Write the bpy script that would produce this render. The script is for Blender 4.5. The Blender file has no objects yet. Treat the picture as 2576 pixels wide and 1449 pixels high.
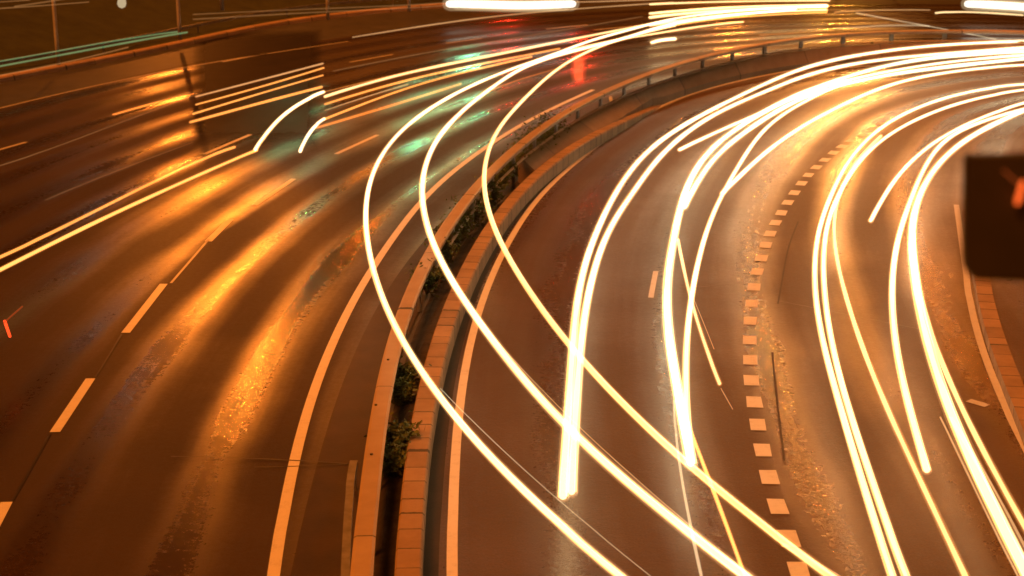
import bpy, bmesh, math, random
from mathutils import Vector
random.seed(7)
C = bpy.context.scene.collection
scn = bpy.context.scene

# ------------------------------------------------------------------ camera, night sky, exposure
W_PX = 2576.0                                   # the photograph was measured on a 2576 px wide copy
FOC = 6500.0 * W_PX / 4096.0
PITCH = math.radians(16.3)
EYE = Vector((0.0, 0.0, 8.5))                   # standing on a footbridge above the motorway
cam_d = bpy.data.cameras.new('camera')
cam = bpy.data.objects.new('camera', cam_d)
C.objects.link(cam)
cam.location = EYE
cam.rotation_euler = (math.pi / 2 - PITCH, 0, 0)
cam_d.sensor_width = 36.0
cam_d.lens = 36.0 * FOC / W_PX
cam_d.clip_start = 0.1
cam_d.clip_end = 3000.0
cam_d.dof.use_dof = True
cam_d.dof.focus_distance = 24.0
cam_d.dof.aperture_fstop = 1.4
scn.camera = cam

world = bpy.data.worlds.new('World')
scn.world = world
world.use_nodes = True
wn = world.node_tree
for n in list(wn.nodes):
    wn.nodes.remove(n)
wo = wn.nodes.new('ShaderNodeOutputWorld')
wb = wn.nodes.new('ShaderNodeBackground')
wb.inputs['Color'].default_value = (1.0, 0.24, 0.03, 1)      # clouds lit by the sodium lamps of the city
wb.inputs['Strength'].default_value = 0.05
wn.links.new(wb.outputs[0], wo.inputs[0])

scn.view_settings.view_transform = 'Standard'
scn.view_settings.look = 'None'
scn.view_settings.exposure = 0.0
scn.view_settings.gamma = 1.0
scn.cycles.max_bounces = 6
scn.cycles.transparent_max_bounces = 48
scn.cycles.sample_clamp_indirect = 6.0
scn.cycles.use_denoising = True

SODIUM = (1.0, 0.235, 0.024)
sun_d = bpy.data.lights.new('sun', 'SUN')             # the summed light of the sodium lamps over the junction
sun_d.energy = 5.0
sun_d.angle = math.radians(24)
sun_d.color = SODIUM
sun = bpy.data.objects.new('sun', sun_d)
C.objects.link(sun)
sun.rotation_euler = Vector((.42, .38, -1.0)).to_track_quat('-Z', 'Y').to_euler()


# ------------------------------------------------------------------ helpers
def at(x, y, z=0.0):
    """the point at height z seen at pixel (x, y) of the 2576 px wide photograph"""
    cp, sp = math.cos(PITCH), math.sin(PITCH)
    d = Vector((0, cp, -sp)) * FOC + Vector((1, 0, 0)) * (x - 1288.0) - Vector((0, sp, cp)) * (y - 724.5)
    return EYE + d * ((z - EYE.z) / d.z)


K = 2576.0 / 4096.0


def crop(ox, oy, s):
    return lambda pts: [((ox + x * s) * K, (oy + y * s) * K) for x, y in pts]


cA = crop(0, 0, .55205)
cB = crop(1300, 0, .55205)
cC = crop(2696, 0, .55205)
cD = crop(0, 750, .55205)
cE = crop(1300, 750, .55205)
cF = crop(2696, 750, .55205)
cG = crop(1000, 1504, .55205)
cH = crop(2696, 1504, .55205)
cI = crop(2300, 1504, .5521)
cL = crop(0, 0, .394)
cM = crop(1900, 300, .3153)
cN = crop(1700, 0, .3882)
cP = crop(2600, 0, .3882)
cQ = crop(3200, 0, .3478)


def spline(pts, step, smooth=2):
    """even points along a smooth curve through pts"""
    P = [Vector(p) for p in pts]
    P = [P[0] * 2 - P[1]] + P + [P[-1] * 2 - P[-2]]
    out = []
    for i in range(1, len(P) - 2):
        p0, p1, p2, p3 = P[i - 1:i + 3]
        t0 = 0.0
        t1 = t0 + max((p1 - p0).length, 1e-4) ** .5
        t2 = t1 + max((p2 - p1).length, 1e-4) ** .5
        t3 = t2 + max((p3 - p2).length, 1e-4) ** .5
        for k in range(24):
            t = t1 + (t2 - t1) * k / 24.0
            a1 = p0 * ((t1 - t) / (t1 - t0)) + p1 * ((t - t0) / (t1 - t0))
            a2 = p1 * ((t2 - t) / (t2 - t1)) + p2 * ((t - t1) / (t2 - t1))
            a3 = p2 * ((t3 - t) / (t3 - t2)) + p3 * ((t - t2) / (t3 - t2))
            b1 = a1 * ((t2 - t) / (t2 - t0)) + a2 * ((t - t0) / (t2 - t0))
            b2 = a2 * ((t3 - t) / (t3 - t1)) + a3 * ((t - t1) / (t3 - t1))
            out.append(b1 * ((t2 - t) / (t2 - t1)) + b2 * ((t - t1) / (t2 - t1)))
    out.append(P[-2])
    res = [out[0]]
    acc = 0.0
    for a, b in zip(out, out[1:]):
        L = (b - a).length
        if L < 1e-9:
            continue
        while acc + L >= step:
            f = (step - acc) / L
            a = a + (b - a) * f
            res.append(a.copy())
            L = (b - a).length
            acc = 0.0
            if L < 1e-9:
                break
        acc += L
    if (res[-1] - out[-1]).length > step * .2:
        res.append(out[-1])
    n = len(res)
    for _ in range(smooth):
        q = [res[0]]
        for i in range(1, n - 1):
            w = 3 if 3 <= i < n - 3 else 1
            if n < 8:
                w = 1
            w = min(w, i, n - 1 - i)
            s = Vector((0, 0, 0))
            for j in range(i - w, i + w + 1):
                s += res[j]
            q.append(s / (2 * w + 1))
        q.append(res[-1])
        res = q
    return res


def ground_curve(px, z=0.0, step=1.0, smooth=3):
    return spline([at(x, y, z) for x, y in px], step, smooth)


def extend(c, before=0.0, after=0.0, step=1.0, bend=0.0):
    """carry a curve on past its ends; bend turns the far end, in radians per metre"""
    c = [p.copy() for p in c]
    d = (c[0] - c[min(3, len(c) - 1)]).normalized()
    head = [c[0] + d * (step * k) for k in range(int(before / step), 0, -1)]
    d = (c[-1] - c[-min(4, len(c))]).normalized()
    tail = []
    p = c[-1].copy()
    ang = math.atan2(d.y, d.x)
    for k in range(int(after / step)):
        ang += bend * step
        p = p + Vector((math.cos(ang), math.sin(ang), 0)) * step
        tail.append(p.copy())
    return head + c + tail


def normals(c):
    r = []
    for i in range(len(c)):
        d = c[min(i + 1, len(c) - 1)] - c[max(i - 1, 0)]
        d = Vector((d.x, d.y, 0)).normalized()
        r.append(Vector((-d.y, d.x, 0)))          # points to the left of the way along the curve
    return r


def offset(c, o):
    return [p + n * o for p, n in zip(c, normals(c))]


def lengths(c):
    L = [0.0]
    for a, b in zip(c, c[1:]):
        L.append(L[-1] + (b - a).length)
    return L


def cut(c, a, b):
    """the stretch of a curve between two lengths"""
    L = lengths(c)

    def pt(s):
        for i in range(len(L) - 1):
            if L[i] <= s <= L[i + 1]:
                f = (s - L[i]) / max(L[i + 1] - L[i], 1e-9)
                return c[i].lerp(c[i + 1], f)
        return c[-1].copy() if s > L[-1] else c[0].copy()
    return [pt(a)] + [p.copy() for p, l in zip(c, L) if a + .05 < l < b - .05] + [pt(b)]


def tag(o, label, cat, group=None, kind=None):
    o['label'] = label
    o['category'] = cat
    if group:
        o['group'] = group
    if kind:
        o['kind'] = kind
    return o


def link(name, me, mat, parent=None):
    o = bpy.data.objects.new(name, me)
    C.objects.link(o)
    if mat is not None:
        me.materials.append(mat)
    if parent is not None:
        o.parent = parent
        o.matrix_parent_inverse = parent.matrix_basis.inverted()
    return o


def mesh(name, V, F, UV=None, smooth=False):
    me = bpy.data.meshes.new(name)
    me.from_pydata([tuple(v) for v in V], [], F)
    if UV:
        lay = me.uv_layers.new(name='UVMap')
        for poly in me.polygons:
            for li in poly.loop_indices:
                lay.data[li].uv = UV[me.loops[li].vertex_index]
    if smooth:
        for p in me.polygons:
            p.use_smooth = True
    me.update()
    return me


def thing(name, loc, label, cat, group=None):
    o = bpy.data.objects.new(name, None)
    C.objects.link(o)
    o.location = loc
    return tag(o, label, cat, group)


def ribbon(name, c, offs, z, u0=0.0):
    """a flat strip along a curve; offs are the distances to its left, UV = metres along and across"""
    N = normals(c)
    L = lengths(c)
    V, F, UV = [], [], []
    m = len(offs)
    for i, p in enumerate(c):
        for o in offs:
            q = p + N[i] * o
            V.append((q.x, q.y, z))
            UV.append((L[i] + u0, o))
    for i in range(len(c) - 1):
        for k in range(m - 1):
            a = i * m + k
            F.append((a, a + 1, a + m + 1, a + m))
    me = mesh(name, V, F, UV)
    if len(me.polygons) and me.polygons[0].normal.z < 0:
        me.flip_normals()
    return me


def sweep(name, c, prof, uv=True, closed=True, caps=True):
    """sweep a profile of (left, up) points along a curve that carries its own height"""
    N = normals(c)
    L = lengths(c)
    m = len(prof)
    V, F, UV = [], [], []
    for i, p in enumerate(c):
        for k, (a, b) in enumerate(prof):
            V.append(p + N[i] * a + Vector((0, 0, b)))
            UV.append((L[i], a + b))
    for i in range(len(c) - 1):
        for k in range(m if closed else m - 1):
            k2 = (k + 1) % m
            F.append((i * m + k, i * m + k2, (i + 1) * m + k2, (i + 1) * m + k))
    if closed and caps:
        F.append(tuple(range(m)))
        F.append(tuple(range((len(c) - 1) * m + m - 1, (len(c) - 1) * m - 1, -1)))
    me = mesh(name, V, F, UV)
    bm = bmesh.new()
    bm.from_mesh(me)
    bmesh.ops.recalc_face_normals(bm, faces=bm.faces)
    bm.to_mesh(me)
    bm.free()
    return me


def tube(name, c, r, seg=8, round_ends=True):
    """a round tube along a curve in space"""
    V, F = [], []
    up = Vector((0, 0, 1))
    n = len(c)
    rr = r if isinstance(r, (list, tuple)) else [r] * n
    cc, rad, tang = [], [], []
    T = [(c[min(i + 1, n - 1)] - c[max(i - 1, 0)]).normalized() for i in range(n)]
    if round_ends:
        for f, s in ((-.95, .3), (-.7, .7)):
            cc.append(c[0] + T[0] * (rr[0] * f)); rad.append(rr[0] * s); tang.append(T[0])
    for i in range(n):
        cc.append(c[i]); rad.append(rr[i]); tang.append(T[i])
    if round_ends:
        for f, s in ((.7, .7), (.95, .3)):
            cc.append(c[-1] + T[-1] * (rr[-1] * f)); rad.append(rr[-1] * s); tang.append(T[-1])
    for p, q, t in zip(cc, rad, tang):
        s = t.cross(up)
        s = s.normalized() if s.length > 1e-4 else Vector((1, 0, 0))
        w = s.cross(t).normalized()
        for k in range(seg):
            a = 2 * math.pi * k / seg
            V.append(p + s * (q * math.cos(a)) + w * (q * math.sin(a)))
    m = len(cc)
    for i in range(m - 1):
        for k in range(seg):
            k2 = (k + 1) % seg
            F.append((i * seg + k, i * seg + k2, (i + 1) * seg + k2, (i + 1) * seg + k))
    F.append(tuple(range(seg - 1, -1, -1)))
    F.append(tuple(range((m - 1) * seg, m * seg)))
    return mesh(name, V, F, smooth=True)


def box_mesh(name, x, y, z, bevel=0.01, base=False):
    bm = bmesh.new()
    bmesh.ops.create_cube(bm, size=1)
    for v in bm.verts:
        v.co = Vector((v.co.x * x, v.co.y * y, (v.co.z + (.5 if base else 0)) * z))
    if bevel:
        bmesh.ops.bevel(bm, geom=list(bm.edges), offset=bevel, segments=2, affect='EDGES')
    me = bpy.data.meshes.new(name)
    bm.to_mesh(me)
    bm.free()
    return me


# ------------------------------------------------------------------ materials
def new_mat(name):
    m = bpy.data.materials.new(name)
    m.use_nodes = True
    nt = m.node_tree
    b = nt.nodes['Principled BSDF']
    return m, nt, b


def mathn(nt, op, a, b=None, clamp=False):
    n = nt.nodes.new('ShaderNodeMath')
    n.operation = op
    n.use_clamp = clamp
    for i, v in enumerate((a, b)):
        if v is None:
            continue
        if isinstance(v, (int, float)):
            n.inputs[i].default_value = v
        else:
            nt.links.new(v, n.inputs[i])
    return n.outputs[0]


def noise(nt, vec, scale, detail=4, rough=.55):
    n = nt.nodes.new('ShaderNodeTexNoise')
    n.inputs['Scale'].default_value = scale
    n.inputs['Detail'].default_value = detail
    n.inputs['Roughness'].default_value = rough
    nt.links.new(vec, n.inputs['Vector'])
    return n.outputs['Fac']


def mapping(nt, vec, scale):
    n = nt.nodes.new('ShaderNodeMapping')
    n.inputs['Scale'].default_value = scale
    nt.links.new(vec, n.inputs['Vector'])
    return n.outputs[0]


def ramp(nt, fac, stops):
    n = nt.nodes.new('ShaderNodeValToRGB')
    e = n.color_ramp.elements
    while len(e) < len(stops):
        e.new(0.5)
    for el, (p, c) in zip(e, stops):
        el.position = p
        el.color = (c, c, c, 1) if isinstance(c, (int, float)) else (*c, 1)
    nt.links.new(fac, n.inputs[0])
    return n.outputs[0]


def asphalt(name, dark, light, r_lo, r_hi, lane, phase, bump=.25):
    """wet asphalt: rough grain, polished wheel tracks that run along the road (UV = metres), damp blotches"""
    m, nt, b = new_mat(name)
    tc = nt.nodes.new('ShaderNodeTexCoord')
    uv = tc.outputs['UV']
    obj = tc.outputs['Object']
    streak = noise(nt, mapping(nt, uv, (.035, 1.3, 1)), 1.0, 5, .6)
    streak2 = noise(nt, mapping(nt, uv, (.02, .5, 1)), 1.0, 3, .5)
    blotch = noise(nt, obj, .22, 5, .6)
    grain = noise(nt, obj, 34.0, 2, .8)
    mott = noise(nt, obj, 9.0, 6, .85)
    sx = nt.nodes.new('ShaderNodeSeparateXYZ')
    nt.links.new(uv, sx.inputs[0])
    # two wheel tracks to a lane
    w = mathn(nt, 'MULTIPLY', mathn(nt, 'ADD', sx.outputs['Y'], phase), 4 * math.pi / lane)
    track = mathn(nt, 'MULTIPLY', mathn(nt, 'ADD', mathn(nt, 'SINE', w), 1.0), .5)
    wet = mathn(nt, 'ADD', mathn(nt, 'MULTIPLY', track, .38), mathn(nt, 'MULTIPLY', streak, .55))
    wet = mathn(nt, 'ADD', wet, mathn(nt, 'MULTIPLY', mathn(nt, 'SUBTRACT', streak2, .5), .6))
    wet = mathn(nt, 'ADD', wet, mathn(nt, 'MULTIPLY', mathn(nt, 'SUBTRACT', blotch, .5), .45))
    wet = ramp(nt, wet, [(.28, 0.0), (.72, 1.0)])
    rg = nt.nodes.new('ShaderNodeMapRange')
    nt.links.new(wet, rg.inputs['Value'])
    rg.inputs['To Min'].default_value = r_hi
    rg.inputs['To Max'].default_value = r_lo
    rough = mathn(nt, 'ADD', rg.outputs[0], mathn(nt, 'MULTIPLY', mathn(nt, 'SUBTRACT', mott, .5), .5))
    nt.links.new(rough, b.inputs['Roughness'])
    cf = mathn(nt, 'ADD', mathn(nt, 'MULTIPLY', grain, .35), mathn(nt, 'ADD', mathn(nt, 'MULTIPLY', mott, .4), mathn(nt, 'MULTIPLY', blotch, .25)))
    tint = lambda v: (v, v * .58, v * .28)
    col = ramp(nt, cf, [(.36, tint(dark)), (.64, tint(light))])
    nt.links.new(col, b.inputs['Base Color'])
    b.inputs['Specular IOR Level'].default_value = .5
    bp = nt.nodes.new('ShaderNodeBump')
    bp.inputs['Strength'].default_value = bump
    bp.inputs['Distance'].default_value = .014
    hh = mathn(nt, 'ADD', noise(nt, obj, 38.0, 3, .6), mathn(nt, 'MULTIPLY', noise(nt, obj, 11.0, 4, .7), 1.6))
    nt.links.new(hh, bp.inputs['Height'])
    nt.links.new(bp.outputs[0], b.inputs['Normal'])
    return m


def plain(name, c1, c2, rough=.7, scale=3.0, metallic=0.0, bump=0.0, bscale=30.0):
    m, nt, b = new_mat(name)
    tc = nt.nodes.new('ShaderNodeTexCoord')
    f = noise(nt, tc.outputs['Object'], scale, 5, .6)
    nt.links.new(ramp(nt, f, [(.3, c1), (.7, c2)]), b.inputs['Base Color'])
    b.inputs['Roughness'].default_value = rough
    b.inputs['Metallic'].default_value = metallic
    if bump:
        bp = nt.nodes.new('ShaderNodeBump')
        bp.inputs['Strength'].default_value = bump
        bp.inputs['Distance'].default_value = .02
        nt.links.new(noise(nt, tc.outputs['Object'], bscale, 4, .6), bp.inputs['Height'])
        nt.links.new(bp.outputs[0], b.inputs['Normal'])
    return m


def jointed(name, c1, c2, every, width, dark, rough=.75):
    """stone or steel that shows a dark joint every few metres along its UV"""
    m, nt, b = new_mat(name)
    tc = nt.nodes.new('ShaderNodeTexCoord')
    sx = nt.nodes.new('ShaderNodeSeparateXYZ')
    nt.links.new(tc.outputs['UV'], sx.inputs[0])
    u = mathn(nt, 'DIVIDE', sx.outputs['X'], every)
    wb = noise(nt, mapping(nt, tc.outputs['UV'], (.9 / every, 0, 0)), 1.0, 1, .5)
    u = mathn(nt, 'ADD', u, mathn(nt, 'MULTIPLY', wb, 1.3))
    fr = mathn(nt, 'FRACT', u)
    wob = noise(nt, tc.outputs['Object'], 9.0, 3, .6)
    edge = mathn(nt, 'ADD', width / every, mathn(nt, 'MULTIPLY', mathn(nt, 'SUBTRACT', wob, .5), width / every * 1.2))
    j = mathn(nt, 'LESS_THAN', fr, edge)
    wn_ = nt.nodes.new('ShaderNodeTexWhiteNoise')
    wn_.noise_dimensions = '1D'
    nt.links.new(mathn(nt, 'FLOOR', u), wn_.inputs['W'])
    base = ramp(nt, mathn(nt, 'ADD', mathn(nt, 'MULTIPLY', noise(nt, tc.outputs['Object'], 2.2, 6, .65), .75),
                          mathn(nt, 'MULTIPLY', wn_.outputs['Value'], .25)), [(.25, c1), (.75, c2)])
    mx = nt.nodes.new('ShaderNodeMix')
    mx.data_type = 'RGBA'
    nt.links.new(j, mx.inputs['Factor'])
    nt.links.new(base, mx.inputs[6])
    mx.inputs[7].default_value = (*dark, 1)
    nt.links.new(mx.outputs[2], b.inputs['Base Color'])
    b.inputs['Roughness'].default_value = rough
    return m


def paint(name, v, rough=.5):
    m, nt, b = new_mat(name)
    tc = nt.nodes.new('ShaderNodeTexCoord')
    f = noise(nt, tc.outputs['Object'], 5.0, 6, .7)
    g = noise(nt, tc.outputs['Object'], 60.0, 2, .7)
    h = mathn(nt, 'ADD', mathn(nt, 'MULTIPLY', f, .7), mathn(nt, 'MULTIPLY', g, .3))
    nt.links.new(ramp(nt, h, [(.28, v * .72), (.5, v)]), b.inputs['Base Color'])
    b.inputs['Roughness'].default_value = rough
    return m


def glow(name, col, strength, through=0.0, near=None):
    """a light source; near = (colour, strength) of the stretch in front, where the lamps pointed past the
    camera; with through > 0 a see-through luminous sleeve"""
    m = bpy.data.materials.new(name)
    m.use_nodes = True
    nt = m.node_tree
    for n in list(nt.nodes):
        nt.nodes.remove(n)
    o = nt.nodes.new('ShaderNodeOutputMaterial')
    e = nt.nodes.new('ShaderNodeEmission')
    e.inputs['Color'].default_value = (*col, 1)
    e.inputs['Strength'].default_value = strength
    if near:
        g = nt.nodes.new('ShaderNodeNewGeometry')
        sx = nt.nodes.new('ShaderNodeSeparateXYZ')
        nt.links.new(g.outputs['Position'], sx.inputs[0])
        r = nt.nodes.new('ShaderNodeMapRange')
        r.interpolation_type = 'SMOOTHSTEP'
        nt.links.new(sx.outputs['Y'], r.inputs['Value'])
        r.inputs['From Min'].default_value = 16.0
        r.inputs['From Max'].default_value = 34.0
        mx = nt.nodes.new('ShaderNodeMix')
        mx.data_type = 'RGBA'
        nt.links.new(r.outputs[0], mx.inputs['Factor'])
        mx.inputs[6].default_value = (*[c * near[1] for c in near[0]], 1)
        mx.inputs[7].default_value = (*[c * strength for c in col], 1)
        nt.links.new(mx.outputs[2], e.inputs['Color'])
        e.inputs['Strength'].default_value = 1.0
    if through or near or name.startswith('glow_'):           # light casts no shadow
        t = nt.nodes.new('ShaderNodeBsdfTransparent')
        a = nt.nodes.new('ShaderNodeAddShader')
        nt.links.new(e.outputs[0], a.inputs[0])
        nt.links.new(t.outputs[0], a.inputs[1])
        nt.links.new(a.outputs[0], o.inputs[0])
    else:
        nt.links.new(e.outputs[0], o.inputs[0])
    return m


M = {}
BLOCK_OFF = 3.95          # metres from the right carriageway's left line to the row of square blocks
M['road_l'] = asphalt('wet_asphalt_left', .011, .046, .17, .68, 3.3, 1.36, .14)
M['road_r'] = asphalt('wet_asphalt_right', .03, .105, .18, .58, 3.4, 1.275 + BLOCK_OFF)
M['ground'] = plain('ground_asphalt', (.03, .03, .03), (.055, .053, .05), .55, 1.2, bump=.2)
M['patch'] = plain('ghost_dark', (.010, .007, .005), (.022, .016, .011), .6, 1.5)  # darkness of a ghosted rectangle put into the colour
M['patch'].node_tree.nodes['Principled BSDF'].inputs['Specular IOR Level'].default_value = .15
M['seam'] = plain('bitumen', (.014, .010, .007), (.03, .022, .015), .45, 4)
M['joint'] = plain('joint_mortar', (.10, .09, .08), (.2, .18, .16), .6, 6)
M['shoulder'] = plain('shoulder', (.018, .011, .006), (.04, .024, .012), .6, 1.8, bump=.2)
M['line'] = paint('white_line_paint', .62)
M['worn'] = paint('worn_line_paint', .42)
M['block'] = paint('block_paint', .55)
M['rail'] = jointed('galvanised_rail', (.26, .20, .145), (.38, .30, .22), 4.0, .035, (.04, .04, .04), .6)
M['post'] = plain('galvanised_post', (.10, .10, .10), (.2, .2, .19), .5, 5)
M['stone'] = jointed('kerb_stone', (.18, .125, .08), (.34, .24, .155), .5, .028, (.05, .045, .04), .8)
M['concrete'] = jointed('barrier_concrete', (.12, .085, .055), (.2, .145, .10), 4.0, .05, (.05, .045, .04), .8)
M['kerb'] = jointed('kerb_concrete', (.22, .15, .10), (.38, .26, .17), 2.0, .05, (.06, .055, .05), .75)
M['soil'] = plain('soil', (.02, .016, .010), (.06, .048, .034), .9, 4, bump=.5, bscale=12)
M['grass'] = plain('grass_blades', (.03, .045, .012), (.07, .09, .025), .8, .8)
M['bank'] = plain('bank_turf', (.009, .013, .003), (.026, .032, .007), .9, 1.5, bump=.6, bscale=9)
M['leaf'] = plain('shrub_leaf', (.03, .05, .01), (.10, .13, .03), .6, 3)
M['twig'] = plain('shrub_twig', (.05, .035, .02), (.09, .06, .035), .9, 4)
M['pole'] = plain('painted_pole', (.3, .28, .26), (.42, .4, .36), .5, 4)
M['dark'] = plain('dark_housing', (.010, .008, .007), (.018, .014, .012), .6, 5)
M['pipe'] = plain('drain_pipe', (.3, .28, .25), (.45, .42, .38), .6, 5)


# ------------------------------------------------------------------ ground and roads
def disc(name, r, z):
    V = [(0, 60, z)] + [(r * math.cos(2 * math.pi * k / 48), 60 + r * math.sin(2 * math.pi * k / 48), z) for k in range(48)]
    return mesh(name, V, [(0, 1 + k, 1 + (k + 1) % 48) for k in range(48)])


tag(link('ground', disc('ground', 1500, -.02), M['ground']), 'dark wet ground beyond and between the carriageways', 'ground', kind='structure')

# the guard rail in the median is the spine of the left carriageway
rail_px = [(909, 1449), (926, 1220), (945, 1080), (957, 958)] + cE([(470, 1100), (580, 800), (690, 560), (880, 240), (1010, 50)]) + \
    cM([(0, 1340), (180, 1180), (430, 960), (700, 735), (950, 562), (1200, 402), (1450, 268), (1750, 133), (2100, 5)]) + \
    cP([(0, 722), (250, 640), (500, 580), (720, 525), (950, 467), (1130, 435), (1370, 390), (1620, 355), (1850, 330), (2100, 310), (2340, 300)]) + \
    cQ([(1190, 332), (1540, 325), (2000, 330), (2420, 348), (2576, 356)])


def rail_z(y):
    return .62 + (1.0 - .62) * min(max((640 - y) / 300.0, 0), 1)


rail_c = spline([at(x, y, rail_z(y)) for x, y in rail_px], .7, 5)
rail_c = extend(rail_c, 24, 40, .7, -.012)
rail_g = [Vector((p.x, p.y, 0)) for p in rail_c]
base_l = spline(rail_g[::3], 1.0, 4)

tag(link('road', ribbon('road', base_l, [0.15, 1.0, 3, 5, 7, 9, 11, 13, 15, 17, 17.9], 0.0), M['road_l']),
    'wide wet left carriageway sweeping away to the right', 'road', kind='structure')
tag(link('shoulder', ribbon('shoulder', base_l, [0.25, .92], .004), M['shoulder']),
    'dark shoulder strip between the left edge line and the guard rail', 'shoulder', kind='structure')

rline_px = cG([(1465, 1449), (1463, 1000), (1480, 600), (1503, 250), (1540, 0)]) + \
    cE([(1050, 1100), (1110, 880), (1200, 640), (1290, 460), (1450, 190), (1600, 0)]) + \
    cB([(1800, 1190), (2100, 960), (2300, 840), (2536, 715)]) + \
    cC([(300, 625), (600, 555), (900, 500), (1200, 455), (1600, 410), (2100, 375), (2536, 362)])
base_r = extend(ground_curve(rline_px, 0, .7, 5), 24, 40, .7, -.014)
tag(link('road', ribbon('road', base_r, [.75, 0, -2, -4, -6, -8, -10, -11.7], 0.0), M['road_r']),
    'wet right carriageway curving tightly round to the right', 'road', kind='structure')
tag(link('shoulder', ribbon('shoulder', base_r, [.72, .16], .004), M['shoulder']),  # the kerb's shade put into the dark colour of this strip
    'dark strip of painted kerb shade between the stone kerb and the right carriageway line', 'shoulder', kind='structure')


# ------------------------------------------------------------------ painted lines
def marking(px, width, label, mat='line', z=.008, step=.6, group=None, before=0, after=0, bend=0):
    c = extend(ground_curve(px, 0, step, 3), before, after, step, bend)
    o = link('road_marking', ribbon('road_marking', c, [width / 2, -width / 2], z), M[mat])
    tag(o, label, 'road marking', group, 'structure')
    return c


edge_px = [(688, 1449), (705, 1330), (727, 1200), (752, 1090), (790, 970), (835, 860), (880, 768), (925, 690), (975, 617)] + \
    [(1067, 494), (1110, 453)] + cM([(0, 1010), (180, 890), (400, 730), (700, 570), (1000, 405), (1250, 300), (1500, 190)])
marking(edge_px, .15, 'solid white edge line left of the guard rail', before=20)
marking(rline_px[:22], .13, 'solid white edge line right of the stone kerb', before=20)


def dash(px, width, label, mat='line', group='dashes between the left lanes'):
    marking(px, width, label, mat, step=.4, group=group)


dash([(-25, 1345), (17, 1264)], .15, 'lane dash nearest the bottom left corner')
dash([(138, 1088), (228, 953)], .15, 'second lane dash up from the bottom left corner')
dash([(316, 838), (412, 715)], .15, 'third lane dash up from the bottom left corner')
dash([(524, 608), (580, 552)], .15, 'lane dash between the two brightest lamp reflections')
dash([(640, 517), (740, 450)], .13, 'lane dash just beyond the bright lamp reflection')
dash([(845, 388), (950, 340)], .13, 'lane dash below the pale green reflection')
dash([(515, 388), (630, 339)], .13, 'lane dash beside the pair of yellow streaks')
dash([(285, 290), (380, 262), (478, 232)], .13, 'lane dash left of the dark ghost patch', 'worn')
dash([(-40, 388), (66, 358)], .13, 'lane dash cut by the left picture edge', 'worn')
dash([(560, 156), (672, 135)], .12, 'far lane dash on the dark ghost patch', 'worn')
dash([(880, 157), (990, 137)], .12, 'far lane dash right of the dark ghost patch', 'worn')
dash(cN([(215, 448), (590, 397)]), .12, 'far lane dash beneath the white light bar', 'worn')
dash(cN([(1250, 300), (1675, 257)]), .12, 'far lane dash left of the bundled far streaks')
dash(cN([(1740, 310), (2250, 262)]), .12, 'far lane dash touching the bundled far streaks')
dash(cN([(2340, 150), (2576, 130)]) + cP([(600, 90)]), .12, 'farthest lane dash near the top of the picture')
dash(cP([(0, 360), (400, 305), (960, 258)]), .12, 'long lane dash above the guard rail', 'line')
marking(cP([(1130, 365), (1500, 340), (1900, 318)]), .12, 'pale line close above the guard rail', 'line')
marking(cA([(0, 785), (350, 700), (600, 640), (1000, 555), (1400, 475)]) + cA([(1900, 395), (2536, 300)]), .09,
        'thin pale line of the outer left lane', 'worn', before=10)
marking([(430, 713), (525, 603)], .05, 'faint worn lane seam below the bright dash', 'worn')

# square blocks that part the two right lanes
blk = cC([(1500, 895), (1435, 935), (1360, 982), (1287, 1020), (1220, 1062), (1155, 1108), (1092, 1160), (1032, 1213), (974, 1270), (925, 1330), (872, 1398)]) + \
    cF([(824, 110), (778, 185), (736, 257), (696, 336), (664, 418), (632, 513), (602, 612), (580, 722), (564, 842), (550, 968), (547, 1108), (551, 1252), (562, 1400)]) + \
    cH([(582, 190), (606, 355), (643, 540), (688, 735), (752, 947), (830, 1180), (905, 1415)])
blk_w = [at(x, y) for x, y in blk]
V, F = [], []
for i, p in enumerate(blk_w):
    d = (blk_w[min(i + 1, len(blk_w) - 1)] - blk_w[max(i - 1, 0)]).normalized()
    n = Vector((-d.y, d.x, 0))
    b0 = len(V)
    for a, s in ((-1, -1), (1, -1), (1, 1), (-1, 1)):
        j = random.uniform(-.008, .008)
        V.append(p + d * (a * (.235 + j)) + n * (s * (.115 + j)) + Vector((0, 0, .008)))
    F.append((b0, b0 + 1, b0 + 2, b0 + 3))
me = mesh('road_marking', V, F)
if me.polygons[0].normal.z < 0:
    me.flip_normals()
tag(link('road_marking', me, M['block']), 'dotted row of square white blocks on the right carriageway', 'road marking', kind='structure')
marking([(1650, 683), (1643, 716), (1637, 751)], .1, 'short white dash between the crossing streaks', 'block', step=.2)
marking([(2436, 1008), (2484, 1022)], .16, 'short pale bar across the right lane by the edge line', 'worn', step=.1)
right_edge = cF([(2120, 640), (2128, 800), (2160, 960), (2205, 1120), (2260, 1290), (2310, 1440)]) + cH([(2420, 280), (2536, 500)])
right_c = marking(right_edge, .12, 'solid white edge line at the far right', 'worn', before=6, after=14)

cR = crop(3500, 1000, .9)
rk = extend(spline([at(x, y, .18) for x, y in cR([(482, 150), (500, 265), (540, 400), (600, 555), (658, 690)])], .5, 2), 6, 16, .5)
tag(link('kerb_wall', sweep('kerb_wall', rk, [(.14, -.2), (.14, 0), (-.14, 0), (-.14, -.2)]), M['stone']),
    'low brown kerb wall at the far right below the dark box', 'low wall')

# joints and tar seams in the road surface
def seam(px, width, label, mat='seam', z=.012):
    c = ground_curve(px, 0, .3, 1)
    tag(link('road_seam', ribbon('road_seam', c, [width / 2, -width / 2], z), M[mat]), label, 'road joint', kind='structure')


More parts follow.
